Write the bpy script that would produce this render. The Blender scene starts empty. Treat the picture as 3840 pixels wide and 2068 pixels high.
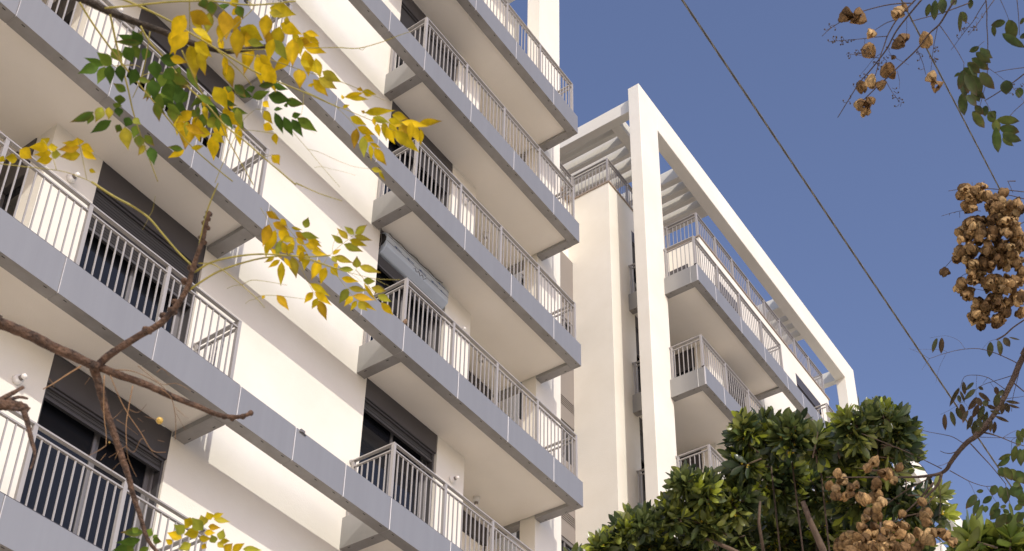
import bpy, math, random
from mathutils import Vector, Matrix
random.seed(7)
sc = bpy.context.scene
COL = sc.collection
R = math.radians

# ------------------------------------------------------------------ camera
# camera solved from the photograph: axes of the building are X (along facade), Y (into it), Z up
FPX, CX, CY = 5010.027, 1773.216, 2131.165          # focal length and principal point, in 3840 px units
def _rot(a):
    th = math.sqrt(sum(v*v for v in a)); k = [v/th for v in a]
    K = Matrix(((0, -k[2], k[1]), (k[2], 0, -k[0]), (-k[1], k[0], 0)))
    return Matrix.Identity(3) + math.sin(th)*K + (1-math.cos(th))*(K @ K)
RM = _rot((0.95981354, -0.45216388, 0.86605412))
EYE = Vector((0, 0, 1.6))
cam = bpy.data.cameras.new('camera')
cam_o = bpy.data.objects.new('camera', cam); COL.objects.link(cam_o)
m = Matrix((RM[0], -Vector(RM[1]), -Vector(RM[2]))).transposed().to_4x4()
m.translation = EYE
cam_o.matrix_world = m
cam.sensor_width = 36; cam.lens = FPX/3840*36
cam.shift_x = -(CX-1920)/3840; cam.shift_y = (CY-1034)/3840
cam.clip_start = 0.05; cam.clip_end = 3000
cam.dof.use_dof = True; cam.dof.focus_distance = 17; cam.dof.aperture_fstop = 18
sc.camera = cam_o

# ------------------------------------------------------------------ light
SUN = Vector((0.60, 1.0, -0.755)).normalized()
EL = math.asin(-SUN.z); AZ = math.atan2(-SUN.x, -SUN.y)   # azimuth of the sun, clockwise from +Y
w = bpy.data.worlds.new('World'); sc.world = w; w.use_nodes = True
nt = w.node_tree; bg = nt.nodes['Background']
sky = nt.nodes.new('ShaderNodeTexSky'); sky.sky_type = 'NISHITA'; sky.sun_disc = False
sky.sun_elevation = EL; sky.sun_rotation = AZ % (2*math.pi)
sky.air_density = 1.0; sky.dust_density = 1.3; sky.ozone_density = 1.0; sky.altitude = 0
tint = nt.nodes.new('ShaderNodeVectorMath'); tint.operation = 'MULTIPLY'; tint.inputs[1].default_value = (1.10, 1.0, 1.13)   # white balance of the clear sky
geo = nt.nodes.new('ShaderNodeTexCoord'); sep = nt.nodes.new('ShaderNodeSeparateXYZ'); mrg = nt.nodes.new('ShaderNodeMapRange'); hz = nt.nodes.new('ShaderNodeVectorMath'); hz.operation = 'SCALE'
mrg.inputs[1].default_value = 0.30; mrg.inputs[2].default_value = 0.62; mrg.inputs[3].default_value = 1.18; mrg.inputs[4].default_value = 1.0
nt.links.new(geo.outputs['Generated'], sep.inputs[0]); nt.links.new(sep.outputs['Z'], mrg.inputs[0])      # paler low sky
nt.links.new(sky.outputs[0], tint.inputs[0]); nt.links.new(tint.outputs[0], hz.inputs[0]); nt.links.new(mrg.outputs[0], hz.inputs['Scale']); nt.links.new(hz.outputs[0], bg.inputs[0]); bg.inputs[1].default_value = 0.137
sl = bpy.data.lights.new('sun', 'SUN'); sl.energy = 2.35; sl.angle = R(0.53); sl.color = (1, 0.955, 0.86)
so = bpy.data.objects.new('sun', sl); COL.objects.link(so)
so.rotation_euler = SUN.to_track_quat('-Z', 'Y').to_euler(); so.location = (-20, -30, 40)
sc.view_settings.view_transform = 'Standard'; sc.view_settings.look = 'None'
sc.view_settings.exposure = 0.22; sc.view_settings.gamma = 1
sc.cycles.max_bounces = 8; sc.cycles.diffuse_bounces = 6

# ------------------------------------------------------------------ materials
def mat(name, c, rough=0.6, metal=0.0, c2=None, scale=3.0, bump=0.0, bscale=80, spec=0.5, detail=6, stretch=None):
    m = bpy.data.materials.new(name); m.use_nodes = True
    n = m.node_tree.nodes; l = m.node_tree.links; p = n['Principled BSDF']
    p.inputs['Base Color'].default_value = (*c, 1); p.inputs['Roughness'].default_value = rough
    p.inputs['Metallic'].default_value = metal; p.inputs['Specular IOR Level'].default_value = spec
    tc = n.new('ShaderNodeTexCoord'); src = tc.outputs['Object']
    if stretch:
        mp = n.new('ShaderNodeMapping'); mp.inputs['Scale'].default_value = stretch
        l.new(src, mp.inputs[0]); src = mp.outputs[0]
    if c2:
        t = n.new('ShaderNodeTexNoise'); t.inputs['Scale'].default_value = scale; t.inputs['Detail'].default_value = detail
        t.inputs['Roughness'].default_value = 0.62
        r = n.new('ShaderNodeValToRGB'); r.color_ramp.elements[0].position = 0.34; r.color_ramp.elements[1].position = 0.68
        r.color_ramp.elements[0].color = (*c2, 1); r.color_ramp.elements[1].color = (*c, 1)
        l.new(src, t.inputs[0]); l.new(t.outputs[0], r.inputs[0]); l.new(r.outputs[0], p.inputs['Base Color'])
    if bump:
        t = n.new('ShaderNodeTexNoise'); t.inputs['Scale'].default_value = bscale; t.inputs['Detail'].default_value = 5
        b = n.new('ShaderNodeBump'); b.inputs['Strength'].default_value = bump; b.inputs['Distance'].default_value = 0.01
        l.new(tc.outputs['Object'], t.inputs[0]); l.new(t.outputs[0], b.inputs['Height']); l.new(b.outputs[0], p.inputs['Normal'])
    return m
def attr_mat(name, rough=0.5, transl=0.0, tcol=1.0, vein=0.25, vscale=60, spec=0.4):
    m = bpy.data.materials.new(name); m.use_nodes = True
    n = m.node_tree.nodes; l = m.node_tree.links; p = n['Principled BSDF']; out = n['Material Output']
    a = n.new('ShaderNodeAttribute'); a.attribute_name = 'tint'
    tc = n.new('ShaderNodeTexCoord'); t = n.new('ShaderNodeTexNoise'); t.inputs['Scale'].default_value = vscale; t.inputs['Detail'].default_value = 4
    mr = n.new('ShaderNodeMapRange'); mr.inputs[1].default_value = 0.3; mr.inputs[2].default_value = 0.7
    mr.inputs[3].default_value = 1-vein; mr.inputs[4].default_value = 1+vein
    mx = n.new('ShaderNodeVectorMath'); mx.operation = 'SCALE'
    l.new(tc.outputs['Object'], t.inputs[0]); l.new(t.outputs[0], mr.inputs[0])
    l.new(a.outputs['Color'], mx.inputs[0]); l.new(mr.outputs[0], mx.inputs['Scale'])
    l.new(mx.outputs[0], p.inputs['Base Color'])
    p.inputs['Roughness'].default_value = rough; p.inputs['Specular IOR Level'].default_value = spec
    if transl:
        tr = n.new('ShaderNodeBsdfTranslucent'); ms = n.new('ShaderNodeMixShader'); ms.inputs[0].default_value = transl
        s2 = n.new('ShaderNodeVectorMath'); s2.operation = 'SCALE'; s2.inputs['Scale'].default_value = tcol
        l.new(mx.outputs[0], s2.inputs[0]); l.new(s2.outputs[0], tr.inputs[0])
        l.new(p.outputs[0], ms.inputs[1]); l.new(tr.outputs[0], ms.inputs[2]); l.new(ms.outputs[0], out.inputs[0])
    return m
PLASTER = mat('plaster', (0.80, 0.765, 0.672), 0.9, 0, (0.74, 0.70, 0.60), 0.7, 0.35, 45, spec=0.2)
SOFFIT = mat('soffit_plaster', (0.83, 0.775, 0.685), 0.9, 0, (0.79, 0.732, 0.64), 0.8, 0.2, 60, spec=0.2)
CLAD = mat('grey_cladding', (0.345, 0.338, 0.322), 0.38, 0.45, (0.325, 0.318, 0.303), 1.2, 0.0, stretch=(6, 6, 0.4))
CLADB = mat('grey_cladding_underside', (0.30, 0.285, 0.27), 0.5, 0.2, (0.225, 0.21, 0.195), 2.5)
RAIL = mat('painted_railing', (0.36, 0.338, 0.315), 0.45, 0.1)
EDGE = mat('bare_aluminium', (0.62, 0.60, 0.59), 0.45, 0.2)
DARK = mat('dark_slot', (0.012, 0.011, 0.01), 0.9)
BOX = mat('anthracite_metal', (0.072, 0.066, 0.068), 0.5, 0.1, (0.062, 0.056, 0.058), 2)
SHUT = mat('shutter_slats', (0.07, 0.066, 0.066), 0.55, 0.1)
FRAME = mat('window_frame', (0.16, 0.152, 0.15), 0.5, 0.15)
GLASS = mat('dark_glass', (0.012, 0.013, 0.016), 0.04, 0, spec=0.28)
LOUVRE = mat('louvre_panel', (0.25, 0.222, 0.195), 0.6, 0.05, (0.235, 0.208, 0.182), 1)
COPING = mat('coping', (0.30, 0.24, 0.19), 0.7)
FILM = mat('blue_protective_film', (0.50, 0.56, 0.62), 0.35, 0.1, (0.455, 0.51, 0.57), 2)
BLUE = mat('printed_arrow', (0.02, 0.06, 0.2), 0.6)
WHITE = mat('white_plastic', (0.78, 0.76, 0.72), 0.4)
OPAL = mat('opal_bulb', (0.85, 0.82, 0.76), 0.2)
METAL = mat('lamp_holder', (0.25, 0.22, 0.2), 0.4, 0.6)
CONC = mat('paving', (0.72, 0.645, 0.53), 0.9, 0, (0.65, 0.58, 0.475), 1.5, 0.3, 20)
ASPH = mat('asphalt', (0.06, 0.058, 0.056), 0.9, 0, (0.045, 0.044, 0.043), 3, 0.4, 40)
SOIL = mat('sandy_ground', (0.62, 0.54, 0.415), 0.95, 0, (0.55, 0.475, 0.36), 0.6, 0.4, 8)
BARK = mat('chinaberry_bark', (0.19, 0.105, 0.06), 0.85, 0, (0.04, 0.023, 0.014), 55, 1.0, 130, stretch=(1, 1, 1))
BARKD = mat('dark_bark', (0.055, 0.037, 0.022), 0.85, 0, (0.028, 0.02, 0.012), 60, 0.8, 120)
STALK = mat('yellow_leafstalk', (0.40, 0.32, 0.05), 0.5, 0, (0.28, 0.24, 0.04), 25)
TWIG = mat('dry_twig', (0.30, 0.17, 0.07), 0.7, 0, (0.20, 0.11, 0.05), 40)
BARKK = mat('brown_bark', (0.115, 0.075, 0.05), 0.85, 0, (0.065, 0.042, 0.03), 50, 0.8, 90)
BARKF = mat('ficus_bark', (0.15, 0.10, 0.065), 0.85, 0, (0.085, 0.058, 0.038), 20, 0.6, 50)
LEAF = attr_mat('chinaberry_leaf', 0.6, 0.4, 1.3, 0.28, 55, 0.2)
LEAFK = attr_mat('pinnate_leaf', 0.55, 0.3, 1.3, 0.35, 45)
LEAFF = attr_mat('ficus_leaf', 0.28, 0.18, 1.7, 0.15, 25, 0.5)
POD = attr_mat('papery_pod', 0.75, 0.25, 0.8, 0.4, 130, 0.2)
CABLE = mat('twisted_cable', (0.075, 0.07, 0.06), 0.6)
CABLEL = mat('cable_strand', (0.24, 0.225, 0.19), 0.6)
FEATHER = mat('feathers', (0.25, 0.16, 0.09), 0.8, 0, (0.10, 0.06, 0.035), 45)
GOLD = mat('fruit_skin', (0.62, 0.40, 0.08), 0.4)
FIG = mat('fig_skin', (0.60, 0.42, 0.03), 0.45)

# ------------------------------------------------------------------ mesh helpers
class MB:
    def __init__(s): s.v = []; s.f = []; s.c = None; s.mi = []; s.m = 0
    def face(s, ids): s.f.append(ids); s.mi.append(s.m)
    def box(s, x0, x1, y0, y1, z0, z1):
        b = len(s.v)
        s.v += [(x0,y0,z0),(x1,y0,z0),(x1,y1,z0),(x0,y1,z0),(x0,y0,z1),(x1,y0,z1),(x1,y1,z1),(x0,y1,z1)]
        for q in ((0,3,2,1),(4,5,6,7),(0,1,5,4),(1,2,6,5),(2,3,7,6),(3,0,4,7)): s.face([b+i for i in q])
        return s
    def prism(s, pts, axis, a0, a1):        # closed polygon in the plane across `axis`, extruded a0..a1
        b = len(s.v); n = len(pts)
        for a in (a0, a1):
            for p in pts:
                s.v.append((a, p[0], p[1]) if axis == 0 else ((p[0], a, p[1]) if axis == 1 else (p[0], p[1], a)))
        s.face([b+i for i in range(n)]); s.face([b+n+i for i in reversed(range(n))])
        for i in range(n): j = (i+1) % n; s.face([b+i, b+n+i, b+n+j, b+j])
    def tube(s, pts, rad, seg=7, wob=0.0):
        pts = [Vector(p) for p in pts]; n = len(pts); b = len(s.v)
        up = Vector((0.31, 0.17, 0.93)); prev = None
        for i, p in enumerate(pts):
            d = (pts[min(i+1, n-1)] - pts[max(i-1, 0)]).normalized()
            u = d.cross(up if prev is None else prev.cross(d)).normalized() if prev is None else (prev - d*prev.dot(d)).normalized()
            prev = u; v = d.cross(u); r = rad[i] if isinstance(rad, (list, tuple)) else rad
            for k in range(seg):
                a = 2*math.pi*k/seg; rr = r*(1+wob*random.uniform(-1, 1))
                s.v.append(tuple(p + u*math.cos(a)*rr + v*math.sin(a)*rr))
        for i in range(n-1):
            for k in range(seg):
                k2 = (k+1) % seg
                s.face([b+i*seg+k, b+i*seg+k2, b+(i+1)*seg+k2, b+(i+1)*seg+k])
        s.face([b+k for k in reversed(range(seg))]); s.face([b+(n-1)*seg+k for k in range(seg)])
    def ball(s, c, r, n=10, mrows=6, sq=(1,1,1)):
        b = len(s.v); c = Vector(c)
        for i in range(mrows+1):
            t = math.pi*i/mrows
            for k in range(n):
                a = 2*math.pi*k/n
                s.v.append((c.x+r*sq[0]*math.sin(t)*math.cos(a), c.y+r*sq[1]*math.sin(t)*math.sin(a), c.z+r*sq[2]*math.cos(t)))
        for i in range(mrows):
            for k in range(n):
                k2 = (k+1) % n; s.face([b+i*n+k, b+(i+1)*n+k, b+(i+1)*n+k2, b+i*n+k2])
    def split(s, name, mats, parent=None, bevel=0.0):       # every separate piece becomes an object of its own
        par = list(range(len(s.v)))
        def find(i):
            while par[i] != i: par[i] = par[par[i]]; i = par[i]
            return i
        for f in s.f:
            for j in f[1:]: par[find(j)] = find(f[0])
        g = {}
        for fi, f in enumerate(s.f): g.setdefault(find(f[0]), []).append(fi)
        for fis in g.values():
            q = MB(); ix = {}
            for fi in fis:
                for j in s.f[fi]:
                    if j not in ix: ix[j] = len(q.v); q.v.append(s.v[j])
                q.m = s.mi[fi]; q.face([ix[j] for j in s.f[fi]])
            q.build(name, mats, parent, bevel=bevel)
    def build(s, name, mats, parent=None, smooth=False, bevel=0.0):
        off = parent_loc(parent) if parent else Vector((0, 0, 0))
        me = bpy.data.meshes.new(name)
        me.from_pydata([tuple(Vector(p)-off) for p in s.v], [], s.f)
        for mm in (mats if isinstance(mats, (list, tuple)) else [mats]): me.materials.append(mm)
        me.polygons.foreach_set('material_index', s.mi)
        if smooth: me.polygons.foreach_set('use_smooth', [True]*len(s.f))
        if s.c:
            at = me.color_attributes.new('tint', 'FLOAT_COLOR', 'POINT')
            for i, c in enumerate(s.c): at.data[i].color = (*c, 1)
        me.update()
        o = bpy.data.objects.new(name, me); COL.objects.link(o)
        if parent: o.parent = parent
        if bevel:
            bv = o.modifiers.new('bevel', 'BEVEL'); bv.width = bevel; bv.segments = 1; bv.limit_method = 'ANGLE'
        return o
def parent_loc(o):
    v = Vector((0, 0, 0))
    while o: v += o.location; o = o.parent
    return v
def tag(o, label=None, cat=None, group=None, kind=None):
    if label: o['label'] = label
    if cat: o['category'] = cat
    if group: o['group'] = group
    if kind: o['kind'] = kind
    return o
def thing(name, loc, label, cat, group=None):
    o = bpy.data.objects.new(name, None); COL.objects.link(o); o.location = loc; o.empty_display_size = 0.3
    return tag(o, label, cat, group)
def P3(x, y, d):          # the point at distance d (m) from the eye seen at photo pixel x, y
    c = Vector(((x-CX)/FPX, (y-CY)/FPX, 1.0)); v = RM.transposed() @ c
    return EYE + v.normalized()*d

# ------------------------------------------------------------------ ground
g = MB(); g.box(-400, 500, -400, 400, -0.5, 0); tag(g.build('ground', SOIL), kind='structure')
g = MB(); g.box(-120, 160, -2.5, 9.5, 0.004, 0.14); tag(g.build('pavement', CONC), kind='structure')
g = MB(); g.box(-120, 160, -11.5, -2.5, 0.002, 0.008); tag(g.build('road', ASPH), kind='structure')
g = MB(); g.box(-120, 160, -30, -11.5, 0.004, 0.14); tag(g.build('pavement', CONC), kind='structure')

# ------------------------------------------------------------------ apartment blocks
H = 3.08
def zb(i): return 11.21 + H*i           # underside of the fascia band of level i
FH, F0, F1, WY, RY, BY = 0.51, 9.95, 10.13, 10.83, 11.80, 12.87
LEVELS = range(-2, 5)

def fascia(root, i, joints, ends, free_end=None):
    """one clad band: panels between joints along X, side returns at the X positions in ends (x0, x1, y_to, cut)"""
    z0 = zb(i); z1 = z0+FH
    p = MB(); gap = 0.007
    for a, b in zip(joints[:-1], joints[1:]):
        p.m = 0; xa = a+gap; xb = b-gap
        n = len(p.v); p.box(xa, xb, F0, F1, z0, z1)
        p.mi[-6] = 1                                             # underside face takes the darker, rougher cladding
        p.m = 3; p.box(a+gap-0.005, a+gap+0.001, F0-0.0015, F0+0.03, z0+0.002, z1-0.002)
        p.m = 2
        for u in (a+0.13, (a+b)/2, b-0.13): p.box(u-0.022, u+0.022, F0+0.035, F0+0.047, z0-0.002, z0+0.004)
    p.m = 1; p.box(joints[0]+0.02, joints[-1]-0.02, F0+0.028, F1-0.004, z0+0.0035, z1-0.006)   # dark core seen in the gaps
    for x0, x1, segs in ends:
        for ya, yb in segs:
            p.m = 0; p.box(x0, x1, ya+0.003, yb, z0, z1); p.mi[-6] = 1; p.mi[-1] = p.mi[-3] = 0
            p.m = 2
            for u in (ya+0.14, yb-0.14):
                xs = x0+0.035 if x0 < 12 and x0 > 9 or x0 > 20 else x1-0.05
                p.box(xs, xs+0.012, u-0.022, u+0.022, z0-0.002, z0+0.004)
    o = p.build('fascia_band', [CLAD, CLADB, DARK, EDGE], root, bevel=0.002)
    return o

def railing(root, z, posts, sides, zr=0.99, y=10.04, rows=True):
    """posts: X of the front posts; sides: (x, y_from, y_to) runs; z is the top of the kerb they stand on"""
    r = MB(); zt = z+zr
    def run(p0, p1, ends=(True, True)):
        p0 = Vector((p0[0], p0[1], 0)); p1 = Vector((p1[0], p1[1], 0)); d = p1-p0; L = d.length; d.normalize(); n = Vector((-d.y, d.x, 0))
        def bar(a, b, wd, z0, z1):
            q = [p0+d*a+n*wd/2, p0+d*b+n*wd/2, p0+d*b-n*wd/2, p0+d*a-n*wd/2]
            k = len(r.v); r.v += [(v.x, v.y, z0) for v in q] + [(v.x, v.y, z1) for v in q]
            for f in ((0,1,2,3),(7,6,5,4),(0,4,5,1),(1,5,6,2),(2,6,7,3),(3,7,4,0)): r.face([k+t for t in f])
        bar(0, L, 0.055, zt-0.020, zt); bar(0.02, L-0.02, 0.036, zt-0.125, zt-0.105)
        k = max(1, round(L/0.107))
        for t in range(1, k): bar(L*t/k-0.008, L*t/k+0.008, 0.016, z-0.05, zt-0.125)
    for a, b in zip(posts[:-1], posts[1:]): run((a, y), (b, y))
    pm = MB()
    for a in posts: pm.box(a-0.024, a+0.024, y-0.024, y+0.024, z-0.06, zt+0.004)
    for x, ya, yb in sides:
        run((x, ya), (x, yb))
        pm.box(x-0.022, x+0.022, yb-0.075, yb-0.03, z-0.06, zt-0.004)
    # round wall flanges
    fl = MB()
    for x, ya, yb in sides:
        fl.tube([(x, yb-0.03, zt-0.014), (x, yb-0.004, zt-0.014)], [0.035, 0.045], 12)
    o = r.build('railing', RAIL, root)
    return o, pm, fl

def balcony(root, i, x0, x1, deep, posts, sides, thick=0.26, wall_y=WY):
    z0 = zb(i)+0.07
    s = MB(); s.box(x0, x1, F1, wall_y, z0, z0+thick)
    for a, b, yy in deep: s.box(a, b, wall_y, yy, z0, z0+thick)
    o = s.build('balcony', SOFFIT, root)
    if posts:
        r, pm, fl = railing(o, zb(i)+FH, posts, sides)
        pm.split('railing_post', RAIL, o); fl.split('railing_flange', RAIL, o)
        k = MB(); k.box(posts[0]-0.1, posts[-1]+0.1, F0+0.012, F0+0.075, zb(i)+FH+0.001, zb(i)+FH+0.016)
        for x, ya, yb in sides: k.box(x-0.03, x+0.03, F0+0.08, yb-0.01, zb(i)+FH+0.001, zb(i)+FH+0.016)
        k.build('kerb_flashing', BOX, o)
    return o

def door(root, x0, x1, y, zf, zt, drop=0.12, box_h=0.40, proud=0.0, film=False, mull=1):
    """sliding balcony door x0..x1 in a wall whose face is at y, floor zf, soffit zt"""
    hb = zt-box_h
    yf = y+0.15
    f = MB(); t = 0.055
    head = hb+0.03
    f.box(x0, x0+t, yf, yf+0.1, zf, head); f.box(x1-t, x1, yf, yf+0.1, zf, head)
    f.box(x0+t, x1-t, yf, yf+0.1, head-t, head); f.box(x0+t, x1-t, yf, yf+0.1, zf, zf+t)
    panes = []; xm = (x0+x1)/2
    f.box(xm-0.045, xm-0.002, yf+0.01, yf+0.05, zf+t, head-t); f.box(xm+0.002, xm+0.06, yf+0.052, yf+0.092, zf+t, head-t)
    f.box(x0+t, x0+t+0.05, yf+0.012, yf+0.05, zf+t, head-t); f.box(x1-t-0.06, x1-t, yf+0.052, yf+0.09, zf+t, head-t)
    o = f.build('balcony_door', FRAME, root, bevel=0.004)
    for a, b, yy in ((x0+t, xm-0.04, yf+0.03), (xm+0.05, x1-t, yf+0.07)):
        q = MB(); q.box(a, b, yy, yy+0.012, zf+t, head-t); q.build('pane', GLASS, o)
    # roller shutter: curtain of slats let down by `drop`
    s = MB(); z = hb; k = 0
    while z > hb-drop:
        s.prism([(yf-0.075, z-0.004), (yf-0.092, z-0.022), (yf-0.075, z-0.042), (yf-0.06, z-0.042), (yf-0.06, z-0.004)], 0, x0+0.03, x1-0.03)
        z -= 0.045
    s.box(x0+0.03, x1-0.03, yf-0.10, yf-0.055, z-0.035, z+0.002)
    s.box(x0, x0+0.035, yf-0.11, yf-0.004, zf, hb); s.box(x1-0.035, x1, yf-0.11, yf-0.004, zf, hb)
    s.build('roller_shutter', SHUT, o)
    b = MB()
    if film:
        pf = [(y-0.10, zt-0.10), (y-0.03, zt-0.03), (y+0.10, zt-0.01), (y+0.2, zt-0.01), (y+0.2, hb-0.10), (y+0.02, hb-0.10), (y-0.10, hb+0.0)]
        b.prism(pf, 0, x0+0.06, x1-0.02); bo = b.build('shutter_box', FILM, o, bevel=0.012)
        ln = MB()
        for zz in (zt-0.14, zt-0.26): ln.box(x0+0.07, x1-0.03, y-0.1025, y-0.099, zz, zz+0.006)
        ln.build('film_seam', BOX, o)
        ar = MB()
        for u, zz in ((0.30, 0.20), (0.62, 0.20), (0.94, 0.20), (1.26, 0.20), (1.44, 0.10), (1.5, 0.22)):
            ax = x0+u; az = zt-zz-0.03; yy = y-0.102
            ar.box(ax, ax+0.14, yy-0.001, yy+0.003, az-0.004, az+0.004)
            ar.prism([(ax-0.05, az), (ax+0.012, az+0.018), (ax+0.012, az-0.018)], 1, yy-0.001, yy+0.003)
        ar.split('printed_arrow', BLUE, o)
        wi = MB(); q = []
        for k in range(15): q.append((x0+0.12+k*0.1, y-0.09+0.012*math.sin(k*1.7), zt-0.05-0.02*abs(math.sin(k*0.9))))
        wi.tube(q, 0.006, 5); wi.tube([(x0-0.01, y-0.02, zt-0.01), (x0+0.015, y-0.03, zt-0.25), (x0, y-0.02, zt-0.45)], 0.008, 5)
        q = [(x0+0.75+0.03*k, y-0.105+0.012*math.cos(k*2.1), hb+0.03+0.03*math.sin(k*1.9)) for k in range(12)]
        wi.tube(q, 0.005, 5); wi.build('loose_wire', BOX, o)
        e = MB(); e.tube([(x0+0.03, y+0.03, zt-0.2), (x0+0.06, y+0.03, zt-0.2)], 0.12, 12); e.build('roller_end', DARK, o)
    else:
        b.box(x0, x1, y-proud, yf+0.06, hb, zt-0.004)
        b.box(x0+0.004, x1-0.004, y-proud+0.03, y+0.07, hb-0.03, hb)
        b.build('shutter_box', BOX, o, bevel=0.006)
    return o

def wall_lamp(x, z, label, bulb=True, y=WY, grp='wall lamps beside the balcony doors'):
    t = thing('wall_lamp', (x, y, z), label, 'lamp', grp)
    b = MB(); b.tube([(x, y, z), (x, y-0.03, z), (x, y-0.07, z)], [0.058, 0.058, 0.048], 18); b.build('base', WHITE, t, True)
    h = MB(); h.tube([(x, y-0.069, z), (x+0.006, y-0.095, z+0.004)], [0.03, 0.026], 12); h.build('holder', METAL, t, True)
    q = MB(); q.ball((x+0.010, y-0.122, z+0.008), 0.034, 14, 9); q.build('bulb', OPAL, t, True)
def ceiling_lamp(x, y, z, label):
    t = thing('ceiling_lamp', (x, y, z), label, 'lamp', 'ceiling lamps under the balcony slabs')
    b = MB(); b.tube([(x, y, z), (x, y, z-0.05), (x, y, z-0.09)], [0.065, 0.065, 0.055], 18); b.build('base', WHITE, t, True)
    h = MB(); h.tube([(x, y, z-0.09), (x, y, z-0.13)], [0.035, 0.032], 12); h.build('holder', METAL, t, True)
    q = MB(); q.ball((x, y, z-0.16), 0.03, 12, 8, (1, 1, 1.3)); q.build('bulb', OPAL, t, True)

# ---------------- left block
LB = thing('apartment_building', (6, 14, 0), 'white apartment block filling the left, grey clad balconies and bands, nearest of the three blocks', 'building')
TOP = zb(4)+0.33
wl = MB()
wl.box(8.07, 11.36, WY, 12.4, 0, TOP)                 # blank wall between the two balcony stacks
wl.box(13.10, 13.81, WY, 12.4, 0, TOP)
wl.box(5.61, 6.31, WY, 11.21, 0, TOP)                 # pillar left of the door
wl.box(13.81, 16.66, RY, 12.4, 0, TOP)                # back of the right loggia
wl.box(-8, 16.655, 12.4, 22, 0, TOP-0.003)
wl.box(-8, 2.0, WY, 12.4, 0, TOP)
wl.box(6.31, 8.07, WY+0.5, 12.4, 0, TOP-0.003); wl.box(11.36, 13.10, WY+0.5, 12.4, 0, TOP-0.003)
wl.box(9, 16.43, RY, 19, TOP, 28.98)                  # set-back top storey
wl.box(5.90, 6.31, 11.21, 12.4, 0, TOP)
wl.split('wall', PLASTER, LB)
fr = MB()
fr.box(15.84, 16.66, WY, 11.15, 0, 30.2); fr.box(3.0, 15.84, WY, 11.15, 29.30, 30.2); fr.box(2.1, 3.0, WY, 11.15, 0, 30.2)
fr.box(16.02, 16.24, 11.15, 16, 29.62, 30.06)
fr.split('roof_frame', PLASTER, LB)
JL = [-1.0, 0.42, 1.73, 3.04, 4.35, 5.66, 6.97, 8.28, 9.25, 10.20, 11.13, 12.45, 13.77, 15.09, 16.0]
for i in LEVELS:
    fascia(LB, i, JL, [(8.08, 8.28, [(F1, WY)]), (11.13, 11.31, [(F1, WY)]), (15.82, 16.0, [(F1, WY), (11.15, RY)])])
    balcony(LB, i, 1.5, 8.08, [(2.0, 5.9, 12.4)], [2.4, 3.57, 4.71, 5.84, 7.01, 8.17], [(8.17, 10.06, WY)])
    balcony(LB, i, 11.31, 15.82, [(13.81, 15.82, RY)], [11.2, 12.37, 13.54, 14.71, 15.91], [(11.2, 10.06, WY), (15.91, 10.06, WY), (15.91, 11.15, RY)])
    if i < 4:
        zf = zb(i)+0.33; zt = zb(i+1)+0.07
        door(LB, 6.31, 8.07, WY, zf, zt, drop={0: 0.62, -1: 0.10, 1: 0.75}.get(i, 0.3), box_h=0.42)
        door(LB, 11.36, 13.08, WY, zf, zt, drop={1: 0.30, 0: 0.12, 2: 0.35, 3: 0.5}.get(i, 0.2), box_h=0.36, film=(i == 1), proud=0.004)
        door(LB, 14.2, 15.72, RY-0.05, zf, zt, drop=0.5, box_h=0.36)
        # window in the side wall of the left loggia
        sw = MB(); sw.box(5.60, 5.9, 11.22, 12.3, zt-0.62, zt-0.004); o = sw.build('side_window', BOX, LB)
        q = MB(); q.box(5.68, 5.70, 11.26, 12.3, zf, zt-0.62); q.build('pane', GLASS, o)
        q = MB(); q.box(5.62, 5.70, 11.215, 11.27, zf, zt-0.62); q.box(5.62, 5.70, 11.72, 11.78, zf, zt-0.62); q.build('frame', FRAME, o)
# small loose bracket on the band
b = MB(); zq = zb(0)+FH
b.box(9.33, 9.40, F0-0.014, F0+0.03, zq-0.012, zq+0.02); b.tube([(9.31, F0-0.01, zq-0.03), (9.36, F0-0.02, zq-0.02), (9.42, F0-0.012, zq-0.035)], 0.01, 6)
b.build('loose_bracket', FRAME, LB)

# ---------------- middle block with the linking stair tower
MBK = thing('apartment_building', (27, 14, 0), 'white apartment block in the middle with a tall white roof frame and slatted pergola', 'building')
ROOF = 27.17
wl = MB()
wl.box(20.36, 21.43, RY, 20, 0, ROOF); wl.box(22.9, 23.27, RY, 20, 0, ROOF); wl.box(21.43, 22.9, RY+0.5, 20, 0, ROOF-0.003)
wl.box(23.27, 24.0, WY, 20.01, 0, ROOF); wl.box(25.32, 28.96, WY, 20.01, 0, ROOF); wl.box(30.68, 31.40, WY, 20.01, 0, ROOF)
wl.box(24.0, 25.32, WY+0.5, 20, 0, ROOF-0.003); wl.box(28.96, 30.68, WY+0.5, 20, 0, ROOF-0.003)
wl.box(24.0, 25.32, WY, WY+0.5, 26.42, ROOF); wl.box(28.96, 30.68, WY, WY+0.5, 26.53, ROOF)
wl.box(31.40, 34.1, RY, 20, 0, ROOF)
wl.box(16.66, 20.36, BY+0.12, 20, 0, ROOF-0.006)
wl.box(21.43, 22.9, RY, RY+0.5, 26.42, ROOF)
wl.split('wall', PLASTER, MBK)
cp = MB(); cp.box(20.33, 23.25, RY-0.03, 20, ROOF, ROOF+0.045); cp.box(23.24, 31.47, WY-0.03, 20.02, ROOF+0.001, ROOF+0.046); cp.box(16.66, 20.33, BY-0.02, 20, ROOF-0.004, ROOF+0.04)
cp.split('coping', COPING, MBK)
fr = MB(); fr.box(20.37, 21.29, WY, 11.15, 0, 30.2); fr.box(21.29, 33.27, WY, 11.15, 29.30, 30.2); fr.box(33.27, 34.17, WY, 11.15, 0, 30.2)
fr.split('roof_frame', PLASTER, MBK, bevel=0.012)
pg = MB()
pg.box(20.36, 20.60, 11.15, 15, 29.32, 29.75); pg.box(24.24, 24.67, 11.15, 15, 29.32, 29.75)
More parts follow.
